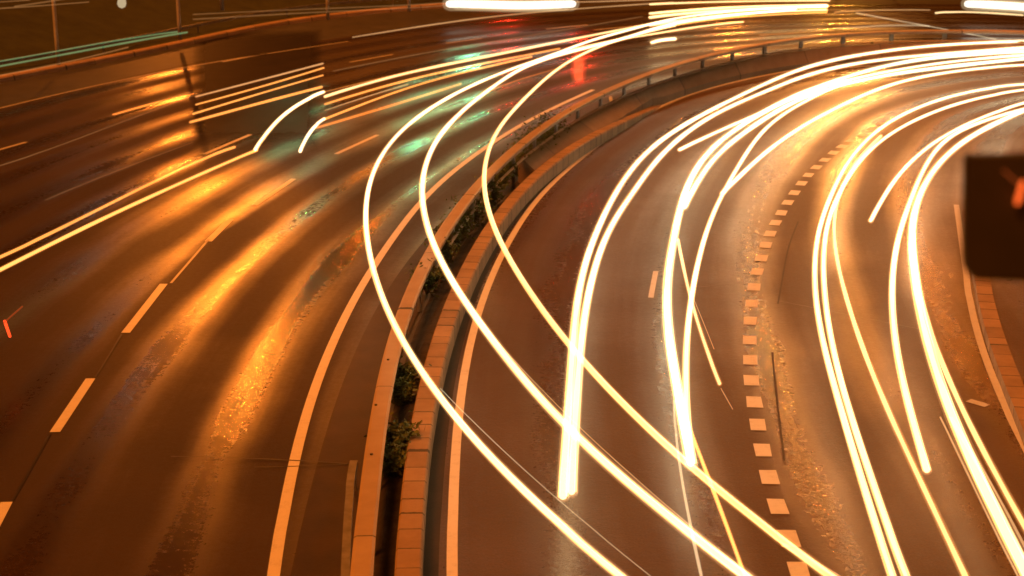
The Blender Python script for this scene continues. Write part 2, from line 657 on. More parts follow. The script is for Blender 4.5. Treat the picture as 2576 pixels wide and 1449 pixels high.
seam([(430, 1150), (600, 1152), (745, 1160), (893, 1169)], .03, 'dark joint across the left carriageway')
seam([(640, 1177), (770, 1174), (893, 1168)], .02, 'thinner dark joint in front of the first one')
seam([(1905, 748), (2060, 778), (2240, 815), (2415, 849)], .02, 'pale orange joint across the right lanes', 'joint')
seam(cF([(900, 250), (830, 430), (790, 640), (752, 850)]), .03, 'tar seam right of the square blocks, upper stretch', 'shoulder')
seam(cF([(712, 1200), (730, 1400)]) + cH([(760, 300), (800, 620)]), .03, 'tar seam right of the square blocks, lower stretch', 'shoulder')
seam([(30, 1262), (75, 1185), (126, 1092)], .04, 'thin tar seam between the two nearest lane dashes')
seam([(240, 950), (275, 895), (306, 842)], .03, 'thin tar seam between the second and third lane dash')
seam([(1708, 723), (1760, 726), (1812, 716)], .015, 'faint joint between the crossing streaks', 'joint')
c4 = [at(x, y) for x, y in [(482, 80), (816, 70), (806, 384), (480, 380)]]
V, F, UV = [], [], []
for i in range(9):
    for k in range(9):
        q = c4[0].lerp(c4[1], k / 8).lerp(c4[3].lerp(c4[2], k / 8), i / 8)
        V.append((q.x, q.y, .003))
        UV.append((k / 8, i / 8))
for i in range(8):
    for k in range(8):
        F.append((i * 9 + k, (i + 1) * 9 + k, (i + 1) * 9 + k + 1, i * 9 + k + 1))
me = mesh('ghost_patch', V, F, UV)
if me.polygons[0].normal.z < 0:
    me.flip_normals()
pm = M['patch']                                    # ghosted rectangle, its darkness put into the colour, edges feathered unevenly
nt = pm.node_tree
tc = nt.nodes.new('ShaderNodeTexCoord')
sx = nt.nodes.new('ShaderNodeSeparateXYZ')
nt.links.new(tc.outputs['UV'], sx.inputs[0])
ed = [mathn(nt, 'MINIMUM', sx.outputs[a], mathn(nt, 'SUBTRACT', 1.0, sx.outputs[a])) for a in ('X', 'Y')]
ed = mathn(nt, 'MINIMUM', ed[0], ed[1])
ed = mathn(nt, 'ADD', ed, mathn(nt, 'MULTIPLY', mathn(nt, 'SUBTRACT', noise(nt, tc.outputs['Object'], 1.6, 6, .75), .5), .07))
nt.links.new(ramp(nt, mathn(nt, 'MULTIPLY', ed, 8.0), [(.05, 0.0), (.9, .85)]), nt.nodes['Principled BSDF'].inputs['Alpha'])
tag(link('ghost_patch', me, M['patch']), 'added dark ghost patch on the far left lanes', 'ghost patch', kind='structure')

# ------------------------------------------------------------------ median: guard rail, stone kerb, soil, concrete wall
L_rail = lengths(rail_c)
gr = thing('guard_rail', (rail_g[40].x, rail_g[40].y, 0), 'long galvanised guard rail curving along the median', 'guard rail')
beam = [(.115, -.10), (.125, -.02), (.09, 0), (-.09, 0), (-.125, -.02), (-.115, -.10), (-.09, -.11), (-.085, -.035), (.085, -.035), (.09, -.11)]
link('top_beam', sweep('top_beam', rail_c, beam), M['rail'], gr)
low = [p - Vector((0, 0, .36)) for p in rail_c]
k0 = next(i for i, p in enumerate(rail_c) if p.y > 29)
link('lower_beam', sweep('lower_beam', low[k0:], [(-.05, -.06), (-.09, -.03), (-.05, 0), (-.03, 0), (-.03, -.06)]), M['rail'], gr)
post_me = None
s = 1.5
while s < L_rail[-1] - 42:
    q = cut(rail_c, s, s + .2)
    p = q[0]
    if p.y > 7:
        d = (q[-1] - q[0])
        me = box_mesh('post', .10 if p.y < 40 else .17, .06, p.z - .05, .006, True)
        o = link('post', me, M['post'], gr)
        o.location = Vector((p.x, p.y, 0)) - gr.location
        o.matrix_parent_inverse.identity()
        o.rotation_euler.z = math.atan2(d.y, d.x)
    s += 2.0 if p.y < 60 else 2.6
for x, y in cE([(980, 90), (825, 310), (457, 1248)]) + cG([(912, 210), (880, 568)]):
    p = at(x, y, .625)
    link('bolt', tube('bolt', [p + Vector((0, 0, -.012)), p + Vector((0, 0, .012))], .02, 10, False), M['seam'], gr)

# short lower rail at the bottom, left of the main one
sr_px = [(748, 622), (722, 760), (705, 1000), (690, 1449)]
sr = cG([(752, 610), (728, 700), (712, 900), (700, 1150), (690, 1449)])
src = extend(list(reversed(spline([at(x, y, .42) for x, y in sr], .4, 2))), 14, 0, .4)
g2 = thing('guard_rail', (src[-1].x, src[-1].y, 0), 'low dark rail end beside the guard rail at the bottom', 'guard rail')
link('top_beam', sweep('top_beam', src, [(.05, -.09), (.05, 0), (-.05, 0), (-.05, -.09)]), M['post'], g2)
for k in range(4, len(src), 5):
    p = src[k]
    o = link('post', box_mesh('post', .05, .05, p.z - .09, .005, True), M['post'], g2)
    o.matrix_parent_inverse.identity()
    o.location = Vector((p.x, p.y, 0)) - g2.location

kw_px = cG([(1145, 1449), (1160, 1000), (1190, 650), (1230, 350), (1300, 0)]) + \
    cE([(780, 1290), (850, 1020), (950, 760), (1060, 530), (1200, 270), (1420, 0)]) + \
    cM([(640, 1370), (860, 1160), (1130, 960), (1400, 800), (1700, 640), (1900, 550)])
kw_px += cM([(2130, 455), (2330, 372)])
kw_c = extend(spline([at(x, y, .32 if i < len(kw_px) - 4 else (.3, .24, .14, .0)[i - len(kw_px) + 4]) for i, (x, y) in enumerate(kw_px)], .5, 4), 22, 0, .5)
prof = [(.155, -.34), (.155, -.03), (.13, 0), (-.13, 0), (-.155, -.03), (-.155, -.34)]
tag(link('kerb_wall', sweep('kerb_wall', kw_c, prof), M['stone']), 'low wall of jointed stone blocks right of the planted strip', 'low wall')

# soil between rail and kerb wall
V, F = [], []
rows = []
for p in kw_c[::2]:
    j = min(range(len(rail_g)), key=lambda i: (rail_g[i] - Vector((p.x, p.y, 0))).length)
    a, b = rail_g[j], Vector((p.x, p.y, 0))
    rows.append([a.lerp(b, t) for t in (.12, .3, .5, .7, .9)])
for r in rows:
    for k, q in enumerate(r):
        V.append((q.x, q.y, .02 + (.05 + random.uniform(-.02, .03) if 0 < k < 4 else 0)))
for i in range(len(rows) - 1):
    for k in range(4):
        F.append((i * 5 + k, i * 5 + k + 1, i * 5 + k + 6, i * 5 + k + 5))
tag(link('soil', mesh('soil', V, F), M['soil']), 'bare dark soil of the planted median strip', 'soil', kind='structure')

# concrete wall under the far stretch of the rail
i0 = min(range(len(rail_g)), key=lambda i: (rail_g[i] - at(1335, 400, 0)).length)
wall_c = [Vector((p.x, p.y, 0)) for p in rail_c[i0 - 4:]]
wall_c = offset(wall_c, -.02)
cw = thing('concrete_wall', wall_c[0], 'low sloping concrete barrier wall under the far stretch of the guard rail', 'wall')
kend = kw_c[-1]
V, F, UV = [], [], []
Lw = lengths(wall_c)
Nw = normals(wall_c)
far_n = 0
for i, p in enumerate(wall_c):
    q = min(kw_c, key=lambda k: (Vector((k.x, k.y, 0)) - p).length)
    a = p - Nw[i] * .06 + Vector((0, 0, .55))
    if (q - kend).length > .3:
        d = (Vector((q.x, q.y, 0)) - p).length
        b = p - Nw[i] * (d - .1) + Vector((0, 0, .27))
        d_end = d
    else:
        far_n += 1
        f = min(far_n / 40.0, 1.0)
        b = p - Nw[i] * (d_end * (1 - f) + .35 * f) + Vector((0, 0, .25 * (1 - f) - .02))
    for v, w in ((p + Nw[i] * .08 + Vector((0, 0, -.05)), 0), (p + Nw[i] * .08 + Vector((0, 0, .55)), .6), (a, .75), (a.lerp(b, .5), 1.1), (b, 1.4), (b - Vector((0, 0, .3)), 1.7)):
        V.append(v)
        UV.append((Lw[i], w))
for i in range(len(wall_c) - 1):
    for k in range(5):
        F.append((i * 6 + k, (i + 1) * 6 + k, (i + 1) * 6 + k + 1, i * 6 + k + 1))
F.append(tuple(range(6)))
wm = mesh('wall_body', V, F, UV)
bm = bmesh.new()
bm.from_mesh(wm)
bmesh.ops.recalc_face_normals(bm, faces=bm.faces)
bm.to_mesh(wm)
bm.free()
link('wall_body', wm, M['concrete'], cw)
pp = [at(x, y, z) for (x, y), z in zip(cM([(1720, 290), (1745, 400), (1765, 470), (1800, 545)]), (.5, .35, .2, .08))]
pipe_c = spline([Vector((p.x, p.y, p.z)) for p in pp], .06, 1)
tag(link('drain_pipe', tube('drain_pipe', pipe_c, .055), M['pipe']), 'pale bent drain pipe on the concrete wall', 'pipe')


# ------------------------------------------------------------------ shrubs in the median
def shrub(p, r, h, n, label, group='shrubs in the planted median'):
    t = thing('shrub', p, label, 'shrub', group)
    bm = bmesh.new()
    tw = bmesh.new()
    for k in range(7):
        a = random.uniform(0, 6.28)
        tip = Vector((math.cos(a) * r * random.uniform(.3, .8), math.sin(a) * r * random.uniform(.3, .8), h * random.uniform(.6, .95)))
        sd = Vector((-tip.y, tip.x, 0)).normalized() * .006
        v = [tw.verts.new(q) for q in (-sd, sd, tip * .6 + sd * .7 + Vector((0, 0, .05)), tip, tip * .6 - sd * .7 + Vector((0, 0, .05)))]
        tw.faces.new(v)
        for q in range(n // 7):
            c = tip * random.uniform(.25, 1.05) + Vector((random.gauss(0, .28) * r, random.gauss(0, .28) * r, random.gauss(0, .13) * h))
            c.z = max(c.z, .02)
            d = Vector((random.gauss(0, 1), random.gauss(0, 1), random.gauss(0, .7))).normalized()
            e = d.cross(Vector((random.gauss(0, 1), random.gauss(0, 1), random.gauss(0, 1)))).normalized()
            l, w = random.uniform(.03, .075), random.uniform(.012, .026)
            bm.faces.new([bm.verts.new(c + x) for x in (-d * l, e * w, d * l, -e * w)])
    for nme, b, mt in (('foliage', bm, M['leaf']), ('twigs', tw, M['twig'])):
        me = bpy.data.meshes.new(nme)
        b.to_mesh(me)
        b.free()
        link(nme, me, mt, t).matrix_parent_inverse.identity()


sh = [
    (cG([(1010, 690)])[0], .26, .35, 'small shrub low in the median nearest the picture bottom'),
    (cG([(1055, 560)])[0], .3, .42, 'shrub leaning over the stone blocks near the bottom'),
    (cG([(1075, 180)])[0], .22, .3, 'small dark shrub in the median above the leaning one'),
    (cE([(560, 1440)])[0], .22, .3, 'tuft in the median beside the joint in the rail'),
    (cE([(735, 760)])[0], .27, .4, 'shrub in the median under the middle crossing streak'),
    (cE([(850, 560)])[0], .25, .38, 'shrub touching the middle crossing streak'),
    (cE([(900, 430)])[0], .3, .42, 'rounded shrub between the rail and the stone wall'),
    (cE([(985, 350)])[0], .3, .42, 'shrub left of the innermost crossing streak'),
    (cE([(1060, 260)])[0], .34, .48, 'broad shrub next to the innermost crossing streak'),
    (cE([(1180, 130)])[0], .32, .45, 'shrub behind the innermost crossing streak'),
    (cM([(330, 1400)])[0], .3, .42, 'reddish tipped shrub between the rail posts'),
    (cM([(520, 1260)])[0], .36, .5, 'full shrub in the row of far median shrubs'),
    (cM([(680, 1130)])[0], .4, .55, 'tall dark shrub in the row of far median shrubs'),
    (cM([(820, 1010)])[0], .42, .6, 'dense shrub second from the concrete wall'),
    (cM([(960, 900)])[0], .42, .66, 'tallest shrub, right where the concrete wall begins'),
]
for (x, y), r, h, lab in sh:
    p = at(x, y, .1)
    shrub(Vector((p.x, p.y, .05)), r * 1.15, h * (1.1 if y > 1000 else 1.4), 700, lab)

# ------------------------------------------------------------------ far bank on the left with its kerb, posts and rails
kerb_px = cL([(0, 835), (300, 780), (620, 705), (960, 645), (1300, 580), (1800, 490)]) + cA([(1430, 255), (1700, 190), (1900, 158), (2300, 120), (2536, 95)]) + cB([(300, 165), (600, 130), (940, 95)])
kerb_px = cL([(0, 835), (300, 780), (620, 708), (960, 648), (1300, 585), (1800, 495)]) + [(560, 92), (640, 70), (780, 46), (880, 36), (1000, 26), (1150, 16)]
kc = extend(ground_curve(kerb_px, 0, 1.0, 4), 20, 60, 1.0, -.006)
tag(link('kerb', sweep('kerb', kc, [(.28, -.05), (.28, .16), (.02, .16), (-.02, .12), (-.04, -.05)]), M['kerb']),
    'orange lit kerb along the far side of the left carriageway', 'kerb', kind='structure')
V, F = [], []
N = normals(kc)
offs = [(.3, .12), (1.5, .3), (4, .9), (7, 1.7), (10, 2.4), (12, 2.6)]
for i, p in enumerate(kc):
    for o, z in offs:
        q = p + N[i] * o
        V.append((q.x, q.y, z + random.uniform(-.06, .06)))
m = len(offs)
for i in range(len(kc) - 1):
    for k in range(m - 1):
        F.append((i * m + k, i * m + k + 1, (i + 1) * m + k + 1, (i + 1) * m + k))
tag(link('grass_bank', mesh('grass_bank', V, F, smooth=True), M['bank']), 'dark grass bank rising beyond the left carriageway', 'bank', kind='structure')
tag(link('kerb', sweep('kerb', [p + N[i] * 12 + Vector((0, 0, 2.55)) for i, p in enumerate(kc)], [(.3, -.2), (.3, .14), (-.05, .14), (-.05, -.2)]), M['kerb']),
    'upper kerb line along the top of the grass bank', 'kerb', kind='structure')
tag(link('road', ribbon('road', [p + N[i] * 12.3 for i, p in enumerate(kc)], [0, 4, 9], 2.55), M['road_l']),
    'upper road behind the grass bank at top left', 'road', kind='structure')


def far_rail(off, z, label):
    c = [p + N[i] * off for i, p in enumerate(kc)]
    g = thing('guard_rail', (c[30].x, c[30].y, 0), label, 'guard rail', 'rails on the grass bank')
    link('top_beam', sweep('top_beam', [p + Vector((0, 0, z)) for p in c], [(.03, -.12), (.03, 0), (-.03, 0), (-.03, -.12)]), M['post'], g)
    for k in range(2, len(c) - 40, 6):
        o = link('post', box_mesh('post', .07, .07, z + .02, .005, True), M['post'], g)
        o.matrix_parent_inverse.identity()
        o.location = Vector((c[k].x, c[k].y, 0)) - g.location


far_rail(.75, .55, 'low steel rail on the grass bank behind the far kerb')


# ------------------------------------------------------------------ lamp posts
def lamp_post(p, h, arm, label, watts, col=SODIUM, rad=.16, group='slender lamp posts on the grass bank', aim=None, cone=50):
    t = thing('lamp_post', p, label, 'lamp post', group)
    n = 10
    c = [Vector((p.x, p.y, p.z + (h - p.z) * k / n)) for k in range(n + 1)]
    link('pole', tube('pole', c, [.075 - .03 * k / n for k in range(n + 1)], 10, False), M['pole'], t)
    a = arm.normalized()
    link('arm', tube('arm', spline([c[-1] - Vector((0, 0, .1)), c[-1] + arm * .3 + Vector((0, 0, .12)), c[-1] + arm + Vector((0, 0, .15))], .2, 0), .03, 8), M['pole'], t)
    hd = link('lamp_head', box_mesh('lamp_head', .7, .26, .14, .05), M['pole'], t)
    e = c[-1] + arm + Vector((0, 0, .15))
    hd.location = e - p
    hd.matrix_parent_inverse.identity()
    hd.rotation_euler.z = math.atan2(a.y, a.x)
    if watts:
        l = bpy.data.lights.new('lamp_light', 'SPOT' if aim else 'POINT')
        l.energy = watts
        l.color = col
        l.shadow_soft_size = rad
        o = bpy.data.objects.new('lamp_light', l)
        C.objects.link(o)
        o.location = e - Vector((0, 0, .3))
        if aim:                                       # beam aimed and narrowed to keep the road reflection compact
            l.spot_size = math.radians(cone)
            l.spot_blend = 1.0
            o.rotation_euler = (Vector(aim) - o.location).to_track_quat('-Z', 'Y').to_euler()
    return t


LAMP = 500
lamp_post(at(147, 163, .3), 8.2, Vector((1.4, -.8, 0)), 'slender lamp post on the grass bank, leftmost in view', 60, (.8, .75, .6))
lamp_post(at(453, 101, .3), 8.2, Vector((1.8, -1.0, 0)), 'slender lamp post rising left of the dark ghost patch', 9500, (1.0, .24, .022), aim=(-5.8, 32.0, 0), cone=15)
lamp_post(at(825, 50, .3), 8.2, Vector((1.6, -1.0, 0)), 'slender lamp post left of the white light bar', LAMP)
lamp_post(at(1029, 29, .3), 8.2, Vector((1.6, -1.0, 0)), 'slender lamp post closest to the white light bar', LAMP)
lamp_post(at(559, 26, 2.0), 9.5, Vector((1.2, -1.4, 0)), 'short looking lamp post higher up the grass bank', LAMP)

# unseen street lamps, some added only for their reflections on the wet road
for x, y, h, w, col in [(-20.9, 92, 8.5, 3200, SODIUM), (13.2, 110, 8.5, 2200, SODIUM), (22.2, 121, 8.5, 2500, (1, .4, .05)), (17, 86, 8.5, 2600, (1, .36, .07)),
                        (18.4, 80, 19.0, 6000, SODIUM), (14, 80, 12.0, 4500, (1, .36, .07)), (7.0, 79, 17.0, 1900, (1, .78, .45))]:
    lamp_post(Vector((x, y, 0)), h, Vector((1.5, -.6, 0)), 'unseen street lamp placed for its reflection beyond the top edge of the picture', w, col,
              group='unseen street lamps beyond the picture', aim=(x * .5, y * .5, 0), cone=60)


# unseen traffic lights added beyond the top edge to colour the wet lanes
def signal(p, h, col, watts, label):
    t = thing('traffic_light', p, label, 'traffic light', 'unseen traffic lights beyond the picture')
    link('post', tube('post', [p, p + Vector((0, 0, h * .5)), p + Vector((0, 0, h + .5))], .06, 10, False), M['pole'], t)
    b = link('signal_head', box_mesh('signal_head', .3, .25, .95, .03), M['dark'], t)
    b.matrix_parent_inverse.identity()
    b.location = (0, -.2, h)
    for k, c in enumerate(((1, .03, .01), (1, .4, .03), (.22, 1, .45))):
        on = c == col
        ln_ = link('lens', tube('lens', [p + Vector((0, -.33, h + .28 - .28 * k)), p + Vector((0, -.37, h + .28 - .28 * k))], .1, 12, False),
                   glow('signal_lens', c, 6.0) if on else M['dark'], t)
    l = bpy.data.lights.new('signal_glow', 'SPOT')
    l.spot_size = math.radians(9)
    l.spot_blend = 1.0
    l.energy = watts
    l.color = col
    l.shadow_soft_size = .12
    o = bpy.data.objects.new('signal_glow', l)
    C.objects.link(o)
    o.location = p + Vector((0, -.6, h))
    f = 8.5 / (8.5 + h)
    o.rotation_euler = (Vector((p.x * f, p.y * f, 0)) - o.location).to_track_quat('-Z', 'Y').to_euler()


GRN, RED = (.22, 1, .45), (1, .03, .01)
signal(Vector((-10.7, 79, 0)), 6.4, GRN, 520, 'added green traffic light beyond the picture, left of two')
signal(Vector((-4.4, 79, 0)), 6.4, GRN, 620, 'added green traffic light beyond the picture, right of two')
signal(Vector((-2.3, 86, 0)), 5.4, GRN, 520, 'added green traffic light beyond the picture, farthest of three')
signal(Vector((3.8, 91, 0)), 5.2, RED, 600, 'unseen red traffic light beyond the picture, above the guard rail')
signal(Vector((-.3, 105, 0)), 5.3, RED, 600, 'unseen red traffic light beyond the picture, farther back')


# ------------------------------------------------------------------ light streaks of the long exposure
GL = {}


def glow_mats(key):
    if key in GL:
        return GL[key]
    col, s = {
        'white': ((1.0, .84, .55), 1.75), 'cold': ((.9, 1.0, .72), 1.6), 'cream': ((1.0, .70, .32), 1.45),
        'yellow': ((1.0, .52, .13), 1.2), 'amber': ((1.0, .42, .09), .95), 'orange': ((1.0, .30, .05), .6),
        'beige': ((1.0, .55, .22), .55), 'green': ((.24, .60, .28), .3), 'dim': ((.75, .36, .12), .2),
        'red': ((1.0, .06, .012), 1.6), 'pale': ((.8, .66, .40), .55)}[key]
    nr = {'white': ((1.0, .78, .40), 1.4), 'cold': ((.9, .92, .7), 1.5), 'cream': ((1.0, .62, .22), 1.1)}.get(key)
    core = glow('glow_' + key, col, s * .52, 0.0, (nr[0], nr[1] * .56) if nr else None)   # both walls of the tube add up
    halo = glow('halo_' + key, (col[0], col[1] * .6, col[2] * .35), .085 if s > 1.4 else s * .08, 1.0)
    GL[key] = (core, halo)
    return GL[key]


def streak(px, dia, key, label, group=None, z=.6, halo=True, before=0, after=0, name='light_streak'):
    """a luminous tube along the way a lamp took, z metres above the road"""
    zs = z if callable(z) else (lambda t: z)
    pts = [at(x, y, zs(i / max(len(px) - 1, 1))) for i, (x, y) in enumerate(px)]
    tot = sum((b - a).length for a, b in zip(pts, pts[1:]))
    step = max(min(.5, tot / 14), .06)
    c = spline(pts, step, 3)
    if before or after:
        c = extend(c, before, after, step)
    core, hal = glow_mats(key)
    ph = random.uniform(0, 6)
    wob = lambda k: 1 + .15 * math.sin(k * .5 * step + ph) + .08 * math.sin(k * 2.3 * step + 2 * ph)
    thick = dia >= .085 and key in ('white', 'cold', 'cream') and dia < .3
    o = link(name, tube(name, c, [dia * (.34 if thick else .42) * wob(k) for k in range(len(c))], 8), core)
    tag(o, label, 'light streak', group)
    if thick:                                         # finer side strands, one brighter and one duller
        for k2, (off, dz, dd, kk) in enumerate(((.40, .01, .13, 'cream'), (-.42, -.01, .12, 'yellow'), (.55, -.02, .05, 'beige'))):
            cc = [p + Vector((0, 0, dz)) for p in offset(c, dia * off)]
            link('strand', tube('strand', cc, dia * dd, 6), glow_mats(kk)[0], o)
    if halo:
        link('halo', tube('halo', c, dia * .50, 10), hal, o)
        link('halo', tube('halo', c, dia * .60, 10), hal, o)
        link('halo', tube('halo', c, dia * .74, 10), hal, o)
    return o


g1 = 'white streaks crossing the median'
streak(cP([(1830, 60), (1200, 85), (600, 135), (0, 235)]) + cB([(2250, 215), (2000, 262), (1680, 390), (1480, 450), (1280, 525), (980, 655), (800, 755), (620, 880), (480, 1012), (370, 1180), (310, 1330), (292, 1449)]) +
       cE([(283, 180), (292, 340), (330, 560), (400, 800), (480, 970), (560, 1140), (640, 1280), (760, 1430)]) +
       cG([(1400, 220), (1550, 390), (1750, 620), (1950, 840), (2200, 1060), (2536, 1330)]) + [(1580, 1465)], .088, 'white',
       'longest white streak, outermost of those crossing the median', g1, 1.1, after=4)
streak(cP([(1500, 95), (700, 170), (0, 285)]) + cB([(2300, 245), (2050, 310), (1750, 380), (1470, 462), (1300, 570), (1130, 690), (960, 830), (830, 970), (740, 1130), (700, 1280), (690, 1449)]) +
       cE([(705, 180), (760, 370), (840, 560), (950, 740), (1080, 930), (1200, 1100), (1330, 1260), (1480, 1440)]) +
       cG([(2100, 200), (2290, 400)]) + [(1510, 1161), (1600, 1238), (1695, 1311), (1785, 1382), (1875, 1449)], .105, 'white',
       'wide white streak, middle of those crossing the median', g1, 1.1, after=4)
streak(cB([(2536, 185), (2200, 260), (2000, 330), (1900, 370), (1720, 470), (1560, 600), (1400, 760), (1270, 900), (1190, 1050), (1150, 1200), (1138, 1350)]) +
       cE([(1145, 0), (1170, 160), (1220, 300), (1300, 470), (1400, 640), (1530, 830), (1650, 1000), (1760, 1160), (1900, 1310), (2050, 1449)]) +
       cH([(0, 600), (130, 700), (290, 810), (450, 930), (650, 1090), (850, 1250), (1000, 1350), (1130, 1449)]), .085, 'cream',
       'thinner cream streak, innermost of those crossing the median', g1, 1.1, after=4)
streak(cE([(1180, 1040), (1350, 1240), (1560, 1449)]) + cG([(2100, 110), (2300, 300), (2536, 520)]) + [(1700, 1297), (1880, 1440)], .012, 'beige',
       'hair thin streak above the middle crossing streak', 'hair thin side streaks', .7, False)
streak(cG([(1380, 90), (1560, 280), (1900, 620), (2250, 920), (2536, 1160)]) + [(1640, 1452)], .012, 'pale',
       'hair thin streak right of the outermost crossing streak', 'hair thin side streaks', .7, False)
streak(cH([(800, 1225), (960, 1320), (1200, 1460)]), .05, 'beige', 'short beige streak beside the innermost crossing streak', 'hair thin side streaks', .6, False, after=2)

g2n = 'white streaks on the right carriageway'
streak(cC([(2536, 300), (2100, 310), (1700, 345), (1300, 400), (1050, 455), (880, 510), (650, 610), (400, 730), (200, 830), (0, 945)]) +
       cB([(2400, 1030), (2250, 1180), (2120, 1360), (2070, 1449)]) + cE([(2020, 200), (1920, 420), (1850, 640), (1810, 900), (1790, 1150), (1780, 1449)]) +
       cG([(2290, 400), (2275, 700), (2268, 870)]), .12, 'white', 'outer of the two broad streaks that end above the bottom centre', g2n, .62, before=20)
streak(cC([(2536, 345), (2000, 385), (1500, 425), (1100, 500), (900, 560), (700, 650), (500, 725), (300, 820), (100, 945), (0, 1030)]) +
       cB([(2420, 1130), (2300, 1290), (2200, 1449)]) + cE([(2100, 200), (2000, 420), (1930, 640), (1890, 850), (1860, 1000), (1840, 1200), (1830, 1449)]) +
       cG([(2345, 400), (2330, 850)]), .12, 'white', 'inner of the two broad streaks that end above the bottom centre', g2n, .62, before=20)
streak(cC([(2536, 400), (2100, 430), (1700, 490), (1250, 575), (900, 695), (730, 770), (560, 850), (300, 955), (40, 1085)]), .1, 'white',
       'short white streak that ends left of the greenish bundle', g2n, .62, before=20)
streak(cC([(2536, 372), (2100, 392), (1700, 435), (1300, 540), (1000, 640), (850, 700), (600, 840), (400, 960), (230, 1110), (120, 1280), (50, 1449)]) +
       [(1712, 510), (1694, 600), (1676, 700), (1672, 760), (1680, 850), (1696, 940), (1716, 1040), (1738, 1165)], .145, 'cold',
       'thick greenish white streak left of the square blocks', g2n, .62, before=20)
streak(cC([(2536, 425), (2000, 480), (1500, 545), (1100, 645), (900, 715), (700, 830), (450, 1000), (300, 1120), (200, 1260), (120, 1400)]) + [(1722, 520)], .13, 'cold',
       'second greenish streak that joins the thick one', g2n, .62, before=20)
streak(cC([(2536, 470), (2200, 490), (1900, 530), (1600, 595), (1300, 720), (1000, 870), (750, 1030), (560, 1190), (420, 1330), (345, 1405)]), .1, 'white',
       'white streak that ends in a point left of the upper blocks', g2n, .62, before=20)
streak(cC([(1250, 590), (960, 725), (800, 815), (650, 930), (560, 1050), (480, 1180), (400, 1310), (330, 1440)]) +
       cF([(250, 250), (180, 500), (125, 760), (95, 1000), (75, 1300), (72, 1449)]) + cH([(80, 200), (95, 420), (125, 620)]), .09, 'white',
       'white streak bending down to the foot of the greenish one', g2n, .62)
streak(cF([(30, 380), (70, 600), (110, 790), (160, 960), (240, 1200), (330, 1420)]), .06, 'cream', 'thin cream streak crossing the greenish one, ending beside the blocks', g2n, .62)
streak(cF([(140, 800), (210, 970), (290, 1170)]), .012, 'beige', 'hair thin streak right of the thin cream one', 'hair thin side streaks', .65, False)
streak(cH([(340, 90), (425, 240)]), .012, 'beige', 'hair thin streak with a bright tip beside the square blocks', 'hair thin side streaks', .65, False)
streak(cH([(100, 340), (180, 560), (270, 790), (340, 960), (420, 1190), (510, 1440)]), .045, 'yellow', 'thin yellow streak running down to the bottom edge', g2n, .6, after=3)
streak(cI([(718, 180), (716, 330), (745, 620), (790, 890), (850, 1150), (900, 1380), (915, 1449)]), .035, 'pale', 'faint greyish streak below the greenish bundle', g2n, .6, after=3)
streak(cF([(-20, 1180), (20, 1449)]) + cH([(50, 130), (85, 300)]), .05, 'cream', 'short cream streak merging into the greenish bundle', g2n, .6)

streak(cC([(2536, 610), (2300, 625), (2000, 690), (1750, 780), (1550, 880), (1400, 1000), (1270, 1150), (1180, 1300), (1130, 1449)]) +
       cF([(1090, 150), (1040, 300), (1015, 480), (1010, 650), (1020, 830), (1050, 1030), (1100, 1230), (1160, 1449)]) +
       cH([(1230, 300), (1310, 600), (1400, 900), (1490, 1180), (1580, 1449)]), .085, 'white', 'leftmost of the streaks right of the square blocks', g2n, .62, before=20, after=3)
streak(cC([(2536, 650), (2200, 700), (1900, 800), (1650, 910), (1450, 1050), (1320, 1190), (1230, 1330), (1170, 1449)]) +
       cF([(1130, 150), (1090, 330), (1075, 500), (1080, 700), (1090, 850), (1120, 1030), (1160, 1230), (1205, 1449)]) +
       cH([(1280, 280), (1380, 600), (1480, 900), (1580, 1200), (1680, 1449)]), .085, 'white', 'second of the streaks right of the square blocks', g2n, .62, before=20, after=3)
streak(cC([(1500, 985), (1330, 1150), (1240, 1290), (1180, 1440)]) + cF([(1150, 200), (1150, 350), (1180, 550), (1230, 750), (1290, 950), (1360, 1150), (1470, 1449)]) +
       cH([(1550, 260), (1680, 540), (1820, 830), (1960, 1130), (2110, 1449)]), .075, 'cream', 'cream streak leaving the pair and running straight to the bottom', g2n, .62, after=3)
streak(cC([(2536, 745), (2350, 800), (2150, 880), (1950, 980), (1750, 1130), (1600, 1290), (1500, 1449)]) + cF([(1480, 130), (1425, 240)]), .09, 'white',
       'short white streak ending between the right lanes', g2n, .62, before=20)
streak(cC([(2536, 790), (2200, 880), (2000, 965), (1900, 1070), (1800, 1230), (1730, 1400)]) + cF([(1700, 130), (1640, 280), (1590, 500), (1570, 750), (1580, 1000), (1610, 1200), (1650, 1449)]) +
       cH([(1720, 300), (1780, 500), (1832, 680)]), .1, 'white', 'white streak with a rounded end in the right lane', g2n, .62, before=20)
streak(cC([(2536, 800), (2350, 880), (2150, 980), (2000, 1090), (1850, 1260), (1765, 1420)]) + cF([(1725, 200), (1712, 400), (1730, 600), (1760, 800), (1800, 1000), (1860, 1230), (1930, 1449)]) +
       cH([(1990, 250), (2110, 540), (2250, 830), (2400, 1130), (2536, 1390)]), .145, 'white', 'thickest white streak nearest the right edge line', g2n, .62, before=20, after=4)
streak(cF([(1735, 330), (1760, 600), (1790, 830), (1850, 1050), (1920, 1230), (2010, 1449)]) + cH([(2080, 250), (2200, 480), (2350, 750), (2536, 1080)]), .075, 'cream',
       'cream streak closest to the right edge line', g2n, .62, after=4)
for k, (d0, d1) in enumerate(((-60, -70), (75, 45), (110, 85))):
    streak(cH([(1960 + d0 * .5, 300), (2130 + d0 * .7, 620), (2330 + d0, 1020), (2536 + d1, 1400)]), .03, 'beige',
           ['thin beige streak along the left side of the thickest one', 'thin beige streak just right of the thickest one', 'outermost thin beige streak right of the thickest one'][k],
           'thin strands beside the thickest streak', .55, False, after=3)

